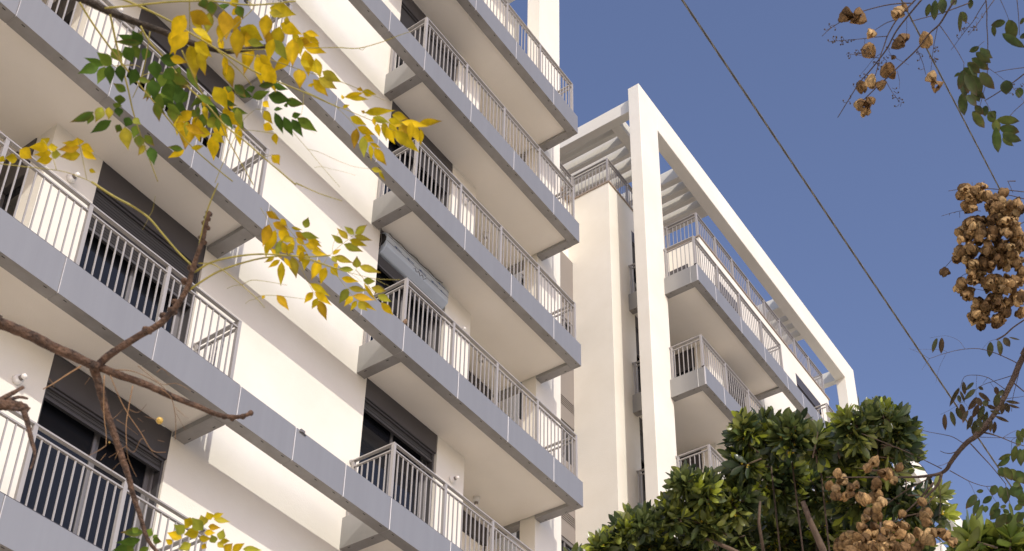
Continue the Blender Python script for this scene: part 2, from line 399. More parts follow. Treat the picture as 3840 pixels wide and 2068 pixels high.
pg.box(20.60, 22.42, 11.55, 11.80, 29.321, 29.749)
for k in range(4):
    x = 20.755+0.39*k; pg.box(x, x+0.125, 11.80, 15, 29.32, 29.748)
pg.box(22.30, 22.42, 11.80, 15, 29.32, 29.748)
for q0, q1 in ((22.98, 23.17), (23.42, 23.60), (23.83, 24.0), (29.15, 29.58), (29.82, 29.99), (30.22, 30.38), (30.64, 30.87)): pg.box(q0, q1, 11.15, 15, 29.32, 29.75)
pg.box(29.15, 30.87, 15, 15.25, 29.32, 29.75); pg.box(20.36, 24.67, 15, 15.25, 29.32, 29.75)
pg.box(33.25, 33.47, 11.15, 15, 29.32, 29.75)
for x in (20.4, 24.45, 29.2, 30.65): pg.box(x, x+0.2, 15.25, 15.45, ROOF, 29.75)
pg.v = [(x*1.011, 11.152 if abs(y-11.15) < 1e-4 else y*1.011, 1.6+(z-1.6)*1.011 if z > 29 else z) for x, y, z in pg.v]
pg.split('pergola_beam', PLASTER, MBK, bevel=0.008)
JM = [21.15, 22.06, 23.38, 24.68, 25.99, 26.93, 27.87, 28.8, 30.1, 31.4, 32.7]
for i in LEVELS:
    fascia(MBK, i, JM, [(21.15, 21.33, [(F1, WY), (11.15, RY)]), (25.81, 25.99, [(F1, WY)]), (28.82, 29.0, [(F1, WY)]), (32.5, 32.68, [(F1, RY)])])
    balcony(MBK, i, 21.33, 25.81, [(21.33, 23.27, RY)], [21.24, 22.4, 23.58, 24.78, 25.95], [(21.24, 10.06, WY), (21.24, 11.15, RY), (25.95, 10.06, WY)])
    balcony(MBK, i, 29.0, 32.5, [(31.4, 32.5, RY)], [28.91, 30.1, 31.3, 32.58], [(28.91, 10.06, WY), (32.58, 10.06, RY)])
    zf = zb(i)+0.33; zt = min(zb(i+1)+0.07, 26.42)
    door(MBK, 24.0, 25.32, WY, zf, zt, drop=0.15, box_h=0.36)
    door(MBK, 28.96, 30.68, WY, zf, min(zb(i+1)+0.07, 26.53), drop=0.15, box_h=0.38)
    door(MBK, 21.43, 22.9, RY, zf, zt, drop=0.7, box_h=0.36)
    sw = MB(); sw.box(23.255, 23.4, 11.2, 11.79, zt-0.62, zt-0.01); o = sw.build('side_window', BOX, MBK)
    q = MB(); q.box(23.262, 23.4, 11.22, 11.79, zf, zt-0.62); q.build('pane', GLASS, o)
    # linking stair front: grey panel belt, louvre, window
    p = MB(); z0 = zb(i)-0.54; z1 = zb(i)+1.50
    p.box(16.66, 20.358, BY, BY+0.12, z0, zb(i)-0.14); p.box(16.66, 20.358, BY, BY+0.12, zb(i)+0.14, z1)
    o = p.build('link_panel', LOUVRE, MBK)
    l = MB()
    for k in range(5): zz = zb(i)-0.12+0.055*k; l.box(16.66, 20.33, BY+0.012, BY+0.06, zz, zz+0.026)
    l.box(20.33, 20.357, BY-0.004, BY+0.1, zb(i)-0.14, zb(i)+0.14); l.build('louvre', LOUVRE, o)
    l = MB(); l.box(16.66, 20.33, BY+0.08, BY+0.118, zb(i)-0.14, zb(i)+0.14); l.build('louvre_void', DARK, o)
    wv = MB(); wv.box(16.66, 20.355, BY+0.02, BY+0.1, z0-0.09, z0-0.002); wv.box(20.27, 20.355, BY+0.02, BY+0.1, z0-1.04, z0-0.09); wv.box(19.95, 20.0, BY+0.03, BY+0.1, z0-1.04, z0-0.09)
    o = wv.build('stair_window', FRAME, MBK); q = MB(); q.box(16.66, 20.27, BY+0.06, BY+0.08, z0-1.04, z0-0.09); q.build('pane', GLASS, o)
r, pm, fl = railing(MBK, ROOF+0.045, [23.32, 24.35, 25.34, 26.33, 27.32, 28.31, 29.3, 30.29, 31.3], [(23.32, 10.92, RY+0.02), (31.3, 10.92, 13)], 0.88, 10.9)
pm.split('railing_post', RAIL, MBK); fl.split('railing_flange', RAIL, MBK)
r, pm, fl = railing(MBK, ROOF+0.045, [20.43, 21.4, 22.4, 23.30], [(20.43, 11.88, BY+0.06)], 0.9, 11.86)
pm.split('railing_post', RAIL, MBK)
r, pm, fl = railing(MBK, ROOF+0.045, [16.8, 17.7, 18.6, 19.5, 20.40], [], 0.9, BY+0.05)
pm.split('railing_post', RAIL, MBK)

# ---------------- far block, mostly behind the ficus
FB = thing('apartment_building', (45, 14, 0), 'far white apartment block, only its sloping looking roof frame shows behind the ficus at right', 'building')
wl = MB(); wl.box(38.1, 54, RY, 20, 0, 27.17); wl.box(41, 50, WY, RY, 0, 27.17); wl.split('wall', PLASTER, FB)
fr = MB(); fr.box(37.9, 38.8, WY, 11.15, 0, 29.95); fr.box(38.8, 54, WY, 11.15, 29.08, 29.95); fr.box(54, 54.9, WY, 11.15, 0, 29.95)
fr.split('roof_frame', PLASTER, FB, bevel=0.012)
for i in LEVELS:
    fascia(FB, i, [39.0, 40.3, 41.6, 42.9, 44.2, 45.5, 46.8, 48.1, 49.4, 50.7, 52], [(39.0, 39.18, [(F1, RY)])])
    balcony(FB, i, 39.18, 52, [(39.18, 41, RY)], [39.1, 40.3, 41.5, 42.7, 43.9, 45.1], [(39.1, 10.06, RY)])
    door(FB, 43, 44.5, WY-0.2, zb(i)+0.33, min(zb(i+1)+0.07, 26.4))

# ------------------------------------------------------------------ wall and ceiling lamps
FLOORN = {-1: 'lowest', 0: 'second lowest', 1: 'middle', 2: 'second highest', 3: 'highest'}
for i, n in ((-1, 'lowest'), (0, 'middle'), (1, 'top')):
    wall_lamp(5.95, zb(i)+2.50, 'round white bulb lamp on the pillar of the left balcony stack, %s one in view' % n)
for i, n in ((0, 'lowest'), (1, 'middle'), (2, 'top')):
    wall_lamp(13.48, zb(i)+2.52, 'round white bulb lamp beside the doors of the right balconies, %s one in view' % n)
for i, n in ((1, 'bottom'), (2, 'second from the bottom'), (3, 'third from the bottom')):
    ceiling_lamp(14.84, 11.35, zb(i)+0.07, 'bare bulb lamp hanging under the right balcony ceilings, %s' % n)

# ------------------------------------------------------------------ bird on the band
t = thing('sparrow', (11.16, 10.0, zb(1)+FH+0.016), 'small brown sparrow perched at the foot of a railing corner post', 'bird')
b = MB(); z0 = zb(1)+FH+0.016
b.tube([(11.185, 9.985, z0+0.125), (11.18, 9.98, z0+0.115), (11.172, 9.975, z0+0.095), (11.165, 9.975, z0+0.06), (11.155, 9.985, z0+0.03), (11.15, 9.995, z0+0.012), (11.13, 10.02, z0+0.03)],
       [0.006, 0.02, 0.026, 0.036, 0.03, 0.016, 0.008], 12); b.build('body', FEATHER, t, True)
b = MB(); b.tube([(11.19, 9.975, z0+0.117), (11.207, 9.968, z0+0.113)], [0.007, 0.001], 6); b.build('beak', BOX, t)
b = MB()
for s in (-1, 1): b.tube([(11.155+s*0.014, 9.985, z0+0.025), (11.16+s*0.014, 9.975, z0+0.0)], 0.003, 5)
b.build('feet', BOX, t)

# ------------------------------------------------------------------ overhead cables
def cable(label, px, y_ref, x0, x1, r):
    q = P3(*px, 1.0)-EYE; q = EYE + q*(y_ref/q.y)
    c = MB(); n = 60
    def pt(x): u = (x-q.x)/30.0; return Vector((x, q.y, q.z+0.35*u*u+0.004*(x-q.x)))
    ps = [pt(x0+(x1-x0)*k/n) for k in range(n+1)]
    c.tube(ps, r, 8); c.m = 1
    N = 1100
    for ph in (0, math.pi):
        c.tube([pt(x0+(x1-x0)*k/N)+Vector((0, math.cos(k*0.9+ph), math.sin(k*0.9+ph)))*r*0.75 for k in range(N+1)], r*0.5, 4)
    return tag(c.build('overhead_cable', [CABLE, CABLEL], smooth=True), label, 'cable', 'overhead cables')
cable('long twisted cable crossing the open sky from the top edge down to the right', (2872, 465), 1.95, -12, 40, 0.0062)
cable('shorter twisted cable at upper right running behind the dry seed pods', (3562, 350), 1.45, -12, 40, 0.0062)

# ------------------------------------------------------------------ leaves
def leaf(mb, b, t, wd, col, nrm=None, fold=0.30, sag=0.06, prof=((0,0.03),(0.07,0.30),(0.18,0.74),(0.34,1),(0.50,0.92),(0.66,0.62),(0.80,0.32),(0.92,0.11),(1,0.0)), tipcol=None):
    b = Vector(b); t = Vector(t); ax = t-b; L = ax.length
    if L < 1e-6: return
    n = nrm or (EYE-b).normalized()
    n = (n + Vector((random.gauss(0, .27), random.gauss(0, .27), random.gauss(0, .27)))).normalized()
    s = ax.cross(n)
    if s.length < 1e-6: return
    s.normalize(); n = s.cross(ax).normalized()
    k0 = len(mb.v)
    for u, wv in prof:
        c = b + ax*u - n*sag*L*4*u*(1-u)*-1
        h = wd*0.5*wv
        mb.v += [tuple(c - s*h + n*h*fold), tuple(c), tuple(c + s*h + n*h*fold)]
        cc = col
        if tipcol: e = max(0, (u-0.62)/0.38)**1.5; cc = tuple(col[j]*(1-e)+tipcol[j]*e for j in range(3))
        mid = tuple(min(1, v*1.18) for v in cc)
        ed = tuple(cc[j]*0.75+tipcol[j]*0.25 for j in range(3)) if tipcol else cc
        mb.c += [ed, mid, ed]
    for i in range(len(prof)-1):
        a = k0+i*3; mb.face([a, a+1, a+4, a+3]); mb.face([a+1, a+2, a+5, a+4])
def px(rg, x, y):
    ox, oy, k = rg; return ox+x/k, oy+y/k
Z1, Z2, Z3, Z4 = (0,0,2.0102), (0,690,2.0102), (0,1378,2.0102), (1280,0,2.0102)
G1, G2 = (960,300,3.468), (950,780,3.302)
def nums(s): return [[float(v) for v in e.split(',')] for e in s.split()]
def leaves(mb, rg, d, data, colf=None, tip=None, wk=1.16, **kw):
    """leaflets as base x,y, tip x,y, width in zoomed photo pixels, set at distance d"""
    colf = colf or (lambda: yel() if random.random() < .85 else yg())
    for x0, y0, x1, y1, wd in nums(data):
        dd = d + random.uniform(-.12, .12)
        L = math.hypot(x1-x0, y1-y0)/rg[2]*dd/FPX
        b = P3(*px(rg, x0, y0), dd); t = P3(*px(rg, x1+(x1-x0)*.05, y1+(y1-y0)*.05), dd+random.uniform(-.35, .35)*L)
        leaf(mb, b, t, wd/rg[2]*dd/FPX*wk, colf(), tipcol=tip() if tip else ((0.24, 0.12, 0.03) if random.random() < .3 else None), sag=random.uniform(-.08, .08), **kw)
SLIM = [1.0]
def paths(mb, rg, d, data, seg=7, wob=0.0, taper=0.55):
    """twigs as  width:x,y>x,y>...  in zoomed photo pixels"""
    for e in data.split():
        h, q = e.split(':'); w0 = float(h.split('-')[0]); w1 = float(h.split('-')[1]) if '-' in h else w0*taper
        pts = [[float(v) for v in p.split(',')] for p in q.split('>')]
        off = random.uniform(-.06, .06); n = len(pts); P = []; r = []
        for i in range(n-1):                       # Catmull-Rom through the points
            p0 = pts[max(i-1, 0)]; p1 = pts[i]; p2 = pts[i+1]; p3 = pts[min(i+2, n-1)]
            m_ = 4 if (seg < 9) else 6
            for k in range(m_ + (i == n-2)):
                u = k/m_
                c = [0.5*(2*p1[j]+(p2[j]-p0[j])*u+(2*p0[j]-5*p1[j]+4*p2[j]-p3[j])*u*u+(3*p1[j]-p0[j]-3*p2[j]+p3[j])*u**3) for j in (0, 1)]
                g = (i+u)/(n-1)
                P.append(P3(*px(rg, *c), d+off*g)); r.append((w0+(w1-w0)*g)/rg[2]*d/FPX*0.5*SLIM[0])
        mb.tube(P, r, seg, wob)
def yel():
    v = random.random(); f = random.uniform(.75, 1.15)
    c = (0.60, 0.41, 0.006) if v < .55 else ((0.50, 0.38, 0.008) if v < .88 else (0.46, 0.28, 0.01))
    return tuple(x*f for x in c)
def yg(): f = random.uniform(.8, 1.15); return tuple(x*f for x in random.choice([(0.34, 0.33, 0.03), (0.27, 0.29, 0.03), (0.42, 0.35, 0.03)]))
def grn(): f = random.uniform(.7, 1.25); return tuple(x*f for x in random.choice([(0.05, 0.10, 0.012), (0.07, 0.13, 0.014), (0.11, 0.16, 0.016)]))

# ------------------------------------------------------------------ chinaberry tree at the left
DM = 2.45
root = P3(-900, 1500, DM); root.z = 0
CT = thing('chinaberry_tree', root, 'chinaberry tree reaching in from the left with bare brown limb and yellow and green leaflets', 'tree')
tr = MB(); tp = P3(-700, 900, DM); tq = P3(-420, 1120, DM)
tr.tube([root, root+(tp-root)*0.35+Vector((.06, 0, 0)), root+(tp-root)*0.7, tp, P3(-500, -300, DM), P3(-300, -1100, DM)], [0.12, 0.10, 0.085, 0.07, 0.045, 0.02], 12, 0.04)
tr.build('trunk', BARK, CT, True)
br = MB(); SLIM[0] = 0.88
br.tube([root+(tp-root)*0.8, tq, P3(-150, 1150, DM), P3(0, 1212, DM)], [0.03, 0.022, 0.016, 0.0125], 10, 0.05)
paths(br, Z2, DM, '92-76:-10,1048>200,1130>400,1230>560,1300>640,1340>745,1385 66-30:735,1378>800,1310>900,1240>1060,1140>1200,1060>1290,970>1360,880>1420,770>1450,650>1490,530>1530,420>1550,320>1578,215', 12, 0.07)
paths(br, Z3, DM, '76-30:700,-12>735,90>770,220>800,330>860,500>920,680>970,830>1010,980>1060,1130>1110,1290>1190,1400 72-30:740,-5>900,60>1100,130>1300,220>1500,300>1650,360>1800,375>1905,340', 12, 0.09)
for x, y in ((1575,225),(1562,262),(1545,300),(1560,330),(1520,410),(1535,440)): br.ball(P3(*px(Z2, x, y), DM), 0.006, 7, 5, (1.25, 1, .6))
for x, y in ((1890,345),(1830,372),(1750,385),(1690,372),(1380,250),(1150,150)): br.ball(P3(*px(Z3, x, y), DM), 0.0055, 7, 5)
for x, y in ((1330,900),(1300,960),(1400,740),(1240,1000),(1110,1105),(1450,640)): br.ball(P3(*px(Z2, x, y), DM-0.004), 0.009, 8, 5, (1.2, 1, .6))
br.build('branch', BARK, CT, True)
sb = MB()
paths(sb, Z3, DM-.25, '95-60:-40,285>60,285>150,290>215,330 50-28:-40,270>60,215>175,150 60-16:170,300>190,360>215,450>240,560>262,660>230,770 34-20:60,250>140,225>205,235 40-20:80,310>150,320>205,300', 10, 0.14)
sb.build('broken_branch', BARK, CT, True)
ub = MB()
ub.tube([P3(-500, -300, DM), P3(-100, -220, DM), P3(285, -20, DM)], [0.03, 0.02, 0.0095], 9)
paths(ub, Z1, DM, '66-34:560,-30>680,20>800,80>1000,160>1200,230>1400,310>1560,360>1700,390>1850,375>2040,345', 10, 0.05)
ub.build('branch', BARKD, CT, True)
st = MB(); SLIM[0] = 0.72
paths(st, Z1, DM-.03, '20-12:600,20>700,180>830,360>960,530>1110,710>1260,890>1400,1060>1570,1220>1755,1370 22-14:900,-15>1100,70>1300,170>1500,290>1700,410>1900,530>2100,620>2300,700>2560,815 20-14:790,62>1000,45>1300,15>1600,10>1900,40>2230,10 20-13:1060,200>1130,320>1250,450>1400,640>1560,790>1700,950>1850,1070>2000,1200>2230,1395 22-10:830,110>860,250>900,430>960,650>1000,830>1040,960>1100,1130>1190,1372 16-10:1370,380>1450,560>1520,700>1620,830>1690,1000>1800,1200>1910,1395 15-8:1640,380>1750,480>1830,560>1895,645 12-8:1428,-10>1430,170>1430,330 12-7:1130,240>1080,540>1000,740 11-8:1700,380>1960,375>2200,365>2580,360 9-6:1740,390>2000,440>2300,540>2420,570 9-6:1860,10>1910,60>1790,180>1640,330 8-5:1630,30>1720,110 8-5:1020,610>1080,570>1150,550>1240,552 7-5:850,500>1000,490>1060,510 7-4:1620,1380>1690,1210>1760,1060>1800,980>1840,900>1920,830 7:1800,985>1900,985>2060,1005 6:1985,1185>2075,1168 9-7:-5,1235>200,1260>350,1275>500,1300>660,1360>720,1395 7-5:425,1280>390,1170>350,1090>330,1060 7-5:655,1360>625,1210>600,1100>590,1060 5:640,855>760,850>880,840 5:740,500>850,500>1000,495')
paths(st, Z2, DM-.02, '24-18:690,-15>850,90>1000,170>1120,255>1220,370>1330,500>1440,610 26-12:1495,525>1520,380>1570,180>1645,-5 22-14:1465,668>1600,590>1800,545>2000,530>2300,550>2490,540 22-13:1390,830>1500,750>1650,660>1850,590>2050,550>2250,545>2450,610>2580,652 13-7:1495,600>1600,605>1700,665>1830,770>1930,860>1995,935 7-4:1930,860>2000,840>2150,850>2300,870 7-4:1830,760>1890,728>1960,730>2060,745>2165,765 6-4:1830,760>1760,770>1710,790 6-4:1940,865>1880,880>1850,905 6:1110,260>1150,200>1170,90 5:1120,260>1075,345 12-8:2230,-8>2400,70>2580,130')
paths(st, G1, DM-.02, '14-10:640,150>830,240>1010,330>1200,400>1410,490>1550,545>1700,570>1900,560 9-6:480,680>670,900>870,1140>1090,1395 8-5:670,900>820,940>950,1000>1110,1070>1280,1130>1500,1160 6-4:760,1140>860,1130>960,1155>1130,1195>1300,1245 8-5:1040,350>1190,490>1300,620>1400,720>1480,810 7-5:1000,330>1060,280>1130,240 6:1410,480>1450,445 8:1560,570>1700,620>1900,700 12-9:0,380>90,388 11-8:0,665>130,685>235,705 7-5:620,170>615,310>580,490 12-5:1080,15>1350,125>1690,275 9:-10,945>70,995>300,1170>480,1330>620,1395 6:70,990>140,970>215,975 5-3:580,610>670,640>770,695')
paths(st, G2, DM-.02, '9-6:560,700>620,800>690,940>740,1040>800,1130>830,1180 8-5:870,700>900,640>930,600>975,560>980,510>1000,420>1050,320>1090,235 8-6:980,550>1100,450>1180,390>1250,330 10-8:585,610>720,660>860,705>1050,765>1260,820>1520,880>1820,890 9-6:960,760>1050,860>1150,990>1230,1090>1300,1150 12-9:1270,770>1350,860>1420,960>1480,1040>1560,1130 6:1280,750>1240,810 8-5:90,0>210,200>290,310>340,400>350,520 11-8:200,0>330,150>430,250>520,360>650,480>760,570 6:520,370>520,480>540,560 6:640,370>600,470>590,550 7:1150,790>1260,850>1340,920 8:1480,870>1600,930>1690,970')
paths(st, Z4, DM, '10-5:-10,360>130,365>300,320>430,270>520,240 6:130,365>160,378>185,350')
st.build('leafstalk', STALK, CT, True)
tw = MB()
paths(tw, Z3, DM-.02, '18-10:610,-8>500,60>400,125>325,165 14-7:785,60>782,330>800,500>800,590 11-6:830,60>900,230>970,360>1060,490>1130,610>1180,640>1250,640 12-8:1000,140>965,330>950,450>955,600 8:955,590>900,630>820,680 8:800,590>740,630>660,670 8:955,600>965,680>1000,770>1030,825 10-6:1210,160>1290,230>1320,350>1325,450>1320,550 10-6:870,18>1000,30>1140,90>1230,150>1290,230 8:1040,-10>1140,70>1230,130>1330,122>1440,180 6:1205,395>1160,390>1085,368 7:880,395>950,440>1040,510 6:970,315>1040,340>1105,280 6:955,600>1010,640>1060,545>1100,545 6:1060,490>1090,475 6:1130,610>1160,660>1190,680 6:760,700>800,650 6:895,630>865,695 6:965,690>890,730>830,795 5:640,130>690,60 7:370,85>405,130>400,150 6:1180,40>1225,10>1280,70 5:1330,350>1400,480 5:1040,385>1080,415 5:1190,550>1240,562 6:1320,300>1370,350>1420,385 5:850,390>900,345>930,310')
tw.build('twig', TWIG, CT, True)
fruit = MB()
fruit.ball(P3(*px(Z3, 1203, 402), DM), 0.0065, 14, 10); fruit.ball(P3(*px(Z3, 825, 565), DM), 0.002, 8, 6)
fruit.build('berry', GOLD, CT, True)
ly = MB(); ly.c = []
leaves(ly, Z1, DM, '1430,90,1597,192,90 1395,115,1290,290,90 1420,240,1285,405,95 1445,325,1470,590,100 1450,215,1600,315,92 1470,320,1595,430,76 1690,80,1705,295,112 1810,210,1980,305,112 1790,215,1785,435,94 1880,310,1838,560,78 1870,310,1990,345,50 1940,410,1970,640,84 1985,470,2075,690,92 1960,410,2050,495,54 2035,60,2225,112,92 2030,95,2130,115,50 2010,110,1995,295,82 2110,200,2075,375,84 2115,180,2275,260,76 2140,150,2185,165,45 2280,250,2405,325,50 2300,245,2405,275,40 2265,310,2345,340,54 2290,345,2455,400,64 2205,295,2205,500,84 2300,380,2325,570,80 2380,440,2415,590,70 2255,520,2260,670,80 2360,600,2470,725,64 2400,590,2535,670,64 2430,540,2570,620,64 2340,630,2350,660,38 2265,460,2340,510,44 1755,70,1800,110,54 1750,-5,1780,60,60 1615,655,1715,822,90 1690,655,1755,832,90 1610,930,1715,1032,86 1420,920,1395,1122,98 1500,990,1590,1012,64 1600,1005,1690,1080,56 1610,1020,1610,1207,80 1530,740,1590,795,70 1650,875,1720,930,60 1380,920,1330,1000,60 1390,1130,1270,1190,46 1440,1120,1535,1100,34 1445,840,1335,925,66 1985,940,2060,980,56 2075,1005,2085,1092,52 1980,770,2030,810,46 1990,835,2055,935,54 2055,1175,2105,1235,64 1560,900,1650,960,70 1430,950,1340,960,50')
leaves(ly, Z1, DM+.1, '350,1095,315,1045,80 375,1110,220,1112,62 365,1118,435,1112,50 390,1150,260,1168,46 390,1158,460,1168,60 395,1200,275,1218,55 590,1098,583,1040,80 585,1090,470,1078,36 600,1110,440,1130,56 605,1165,455,1182,66 610,1100,705,1145,60 620,1140,725,1204,50 150,1128,240,1198,80 130,1200,40,1190,58 0,1185,38,1217,46 672,1280,722,1302,28')
leaves(ly, G1, DM, '1130,255,1112,195,44 1150,225,1400,165,70 1200,235,1460,255,56 1350,150,1358,92,66 1380,150,1560,190,70 1400,170,1500,218,46 1125,360,1215,328,40 1415,430,1795,402,88 1420,430,1366,402,34 1225,480,1432,588,86 1310,630,1275,895,102 1320,612,1540,716,86 1390,735,1405,1005,98 1400,735,1535,802,86 1480,820,1622,892,46 1480,840,1495,1052,66 1540,885,1695,1108,102 1520,495,1550,602,50 1520,485,1735,560,76 1580,565,1605,735,82 1700,615,1805,832,92 1810,685,1890,852,66 1810,665,2112,935,118 1890,590,2092,742,88 1770,455,1975,502,96 1730,570,1900,590,76 1890,545,2232,606,98 2120,560,2415,538,80 205,975,305,1105,82 1500,1155,1640,1195,60 1600,1190,1682,1315,40 1720,520,1900,560,70')
leaves(ly, G2, DM, '160,45,330,150,76 240,185,430,272,88 200,205,120,472,116 280,275,150,572,116 310,285,470,415,116 340,135,420,232,66 360,405,510,380,80 350,415,280,592,84 360,425,420,562,66 500,465,430,582,78 540,465,660,552,66 530,375,640,462,60 660,560,630,772,98 730,515,822,577,56 640,250,680,120,90 470,240,607,275,40 590,315,812,378,74 600,330,835,432,44 260,610,138,675,46 330,645,185,742,56 350,665,340,962,82 380,615,470,752,50 480,605,530,867,108 820,640,720,892,108 900,735,835,942,98 350,505,410,572,44 440,440,470,540,80 1240,770,1035,760,66 1000,735,1050,692,56 960,735,1052,852,74 700,935,942,1092,82 740,1045,632,1178,76 760,1040,965,1204,82 800,1120,724,1252,66 810,1145,905,1388,98 290,1080,437,1268,88 140,1085,104,1130,36 420,500,500,560,70')
leaves(ly, Z3, DM, '1590,1150,1560,1092,60 1600,1130,1682,1103,40 1610,1145,1732,1165,44 1540,1190,1515,1115,70 1530,1230,1450,1135,80 1450,1185,1388,1148,84 1390,1252,1312,1188,76 1570,1200,1662,1210,44 1500,1240,1388,1262,76 1370,1290,1262,1248,66 1540,1250,1622,1250,44 1500,1290,1592,1290,50 1655,1302,1685,1222,56 1620,1325,1594,1262,56 1640,1320,1692,1362,44 1660,1310,1732,1310,44 1690,1385,1752,1328,60 1750,1385,1842,1328,56 1830,1370,1972,1380,50 1440,1330,1348,1372,60 1520,1340,1557,1362,44 1300,1330,1248,1298,40', lambda: yg() if random.random() < .5 else yel())
leaves(ly, G2, DM, '980,580,1085,512,50 975,600,1035,690,66 1000,600,1232,682,76 1280,745,1283,600,92 1310,720,1572,802,82 1110,440,968,332,66 1170,390,1038,252,76 1250,330,1128,232,66 1260,325,1405,212,88 1250,345,1465,402,66 1190,395,1405,472,76 1120,450,1352,542,86 1090,870,1300,912,70 1360,900,1512,910,76 1180,990,1412,1027,66 1180,1000,1063,1182,96 1230,1090,1495,1142,86 1230,1095,1127,1217,76 1280,1150,1204,1272,56 1300,1145,1515,1272,54 1300,1165,1410,1275,86 1460,990,1642,1030,82 1370,930,1525,1155,46 1540,1080,1702,1162,78 1580,1170,1732,1327,78', lambda: yg() if random.random() < .75 else yel())
def extra(mb, rg, d, n, x0, x1, y0, y1, colf, l0, l1):
    for k in range(n):
        x = random.uniform(x0, x1); y = random.uniform(y0, y1); a = random.gauss(1.35, .55); L = random.uniform(l0, l1)
        leaves(mb, rg, d+random.uniform(-.06, .12), '%f,%f,%f,%f,%f' % (x, y, x+L*math.cos(a), y+L*math.sin(a), L*random.uniform(.30, .40)), colf)
extra(ly, Z1, DM, 15, 1280, 2060, 80, 480, None, 130, 230); extra(ly, Z1, DM, 12, 1330, 1800, 700, 1000, None, 110, 190)
extra(ly, Z1, DM, 10, 2050, 2420, 200, 480, None, 110, 190); extra(ly, G2, DM, 14, 170, 720, 260, 560, None, 130, 240)
extra(ly, G1, DM, 9, 1650, 2150, 520, 640, None, 170, 260)
ly.build('yellow_foliage', LEAF, CT, True)
lg = MB(); lg.c = []
leaves(lg, Z1, DM-.04, '1530,-5,1550,72,70 1590,10,1600,127,70 1680,30,1690,72,70 1790,45,1832,142,60 1065,335,888,264,66 1060,325,862,315,40 1060,340,1000,232,76 1020,340,1070,230,60 940,350,1000,472,76 1000,345,1045,447,66 1110,365,1080,457,60 845,490,733,398,72 780,495,638,438,44 745,505,592,556,66 790,505,735,632,56 830,490,830,637,70 905,490,920,622,66 850,365,920,472,76 950,690,855,630,50 905,715,905,792,66 1025,520,980,642,76 1040,600,1140,620,40 1205,440,1362,477,76 1165,460,1180,602,86 1245,520,1312,602,86 1280,600,1402,662,80 1150,600,1160,752,86 1240,560,1210,662,76 1250,630,1300,742,96 1330,640,1345,802,96 1220,700,1215,827,76 1300,800,1310,932,76 1320,790,1400,832,66 1540,850,1480,1002,76 1590,860,1640,932,66 1490,840,1430,880,50 1770,640,1850,732,66 1790,690,1900,732,56 1900,740,2032,690,56 1880,650,1900,702,56 1730,650,1720,702,46 1950,650,2082,638,40 2060,635,2172,675,46 2020,720,2192,760,76 2150,760,2297,787,56 2200,880,2268,860,40 2240,890,2388,992,66 2200,900,2282,1032,56 2140,880,2206,1027,60 2070,850,2132,1007,56 2065,830,2132,822,30 2150,780,2166,812,30', grn)
leaves(lg, Z1, DM-.06, '705,845,532,922,66 690,850,660,937,50 770,810,720,922,60 820,810,820,902,50 850,790,920,800,36 840,910,688,1002,56 975,885,945,957,60 905,940,880,1002,46 940,960,965,1127,82 1035,945,1005,1042,56 1050,1020,1050,1122,66 1090,1020,1162,1102,50 1100,1100,1043,1172,56 1130,1110,1160,1242,70 1380,1130,1262,1110,40 890,810,900,882,56 1000,900,1060,940,50', lambda: grn() if random.random() < .8 else yg())
leaves(lg, Z3, DM, '1080,1250,915,1245,60 1060,1300,880,1322,60 1020,1340,848,1382,66 1110,1280,1142,1213,56 1150,1290,1192,1263,30 1150,1300,1217,1316,50 1080,1350,1100,1392,66 1000,1350,960,1392,56 1040,1245,998,1208,46 1060,1270,1020,1215,50', grn)
extra(lg, Z1, DM-.03, 16, 1150, 1420, 480, 780, grn, 120, 190); extra(lg, Z1, DM-.03, 10, 1420, 1800, 700, 900, grn, 100, 170)
lg.build('green_foliage', LEAF, CT, True)

# ------------------------------------------------------------------ seed pod tree at the right (golden rain tree)
KT_B = P3(4900, 1700, 5.2); KT_B.z = 0
KT = thing('golden_rain_tree', KT_B, 'nearly bare tree at the right edge with papery tan seed pods and drooping leaves', 'tree')
T0 = (3060, 0, 3.1526); K1 = (3400, 1200, 3.1523); K2 = (3440, 1600, 2.9625); Z7 = (2560, 0, 2.0102); Z9 = (2560, 1378, 2.0102); PC = (3500, 680, 2.476); PB = (3000, 1700, 3.769)
DK, DT, DC = 5.0, 4.2, 6.0
tr = MB()
tr.tube([KT_B, KT_B+Vector((-.05, .03, 1.4)), P3(4500, 1150, 5.1), P3(4250, 500, 5.0), P3(4200, -300, 4.8)], [0.13, 0.105, 0.08, 0.05, 0.02], 12, 0.04)
tr.build('trunk', BARKK, KT, True)
br = MB(); SLIM[0] = 0.85
br.tube([P3(4500, 1150, 5.1), P3(4150, 1000, 5.0), P3(3980, 1100, DK), P3(3842, 1335, DK)], [0.05, 0.032, 0.024, 0.0175], 9)
paths(br, K1, DK, '78-60:1400,400>1330,530>1270,680>1200,820>1130,960>1040,1110>950,1220>850,1320>795,1395', 10, 0.05)
paths(br, K2, DK, '74-34:790,-10>650,110>550,180>450,290>370,400>330,470>260,520>150,545>0,562 40-24:268,528>230,640>100,780>-5,892', 10, 0.05)
paths(br, Z9, DK, '24-8:1950,800>1800,825>1600,830>1300,830>1080,830 18-10:1895,868>1750,1030>1600,1160>1470,1265 12-7:1880,828>1700,920>1500,1060>1350,1185 9-5:1740,660>1600,600>1350,500 8-5:1330,760>1600,790>1730,800 6:1680,660>1800,740>1840,800 6:1860,840>1830,940>1760,1050 6:1930,880>1945,980>1930,1180>1945,1387')
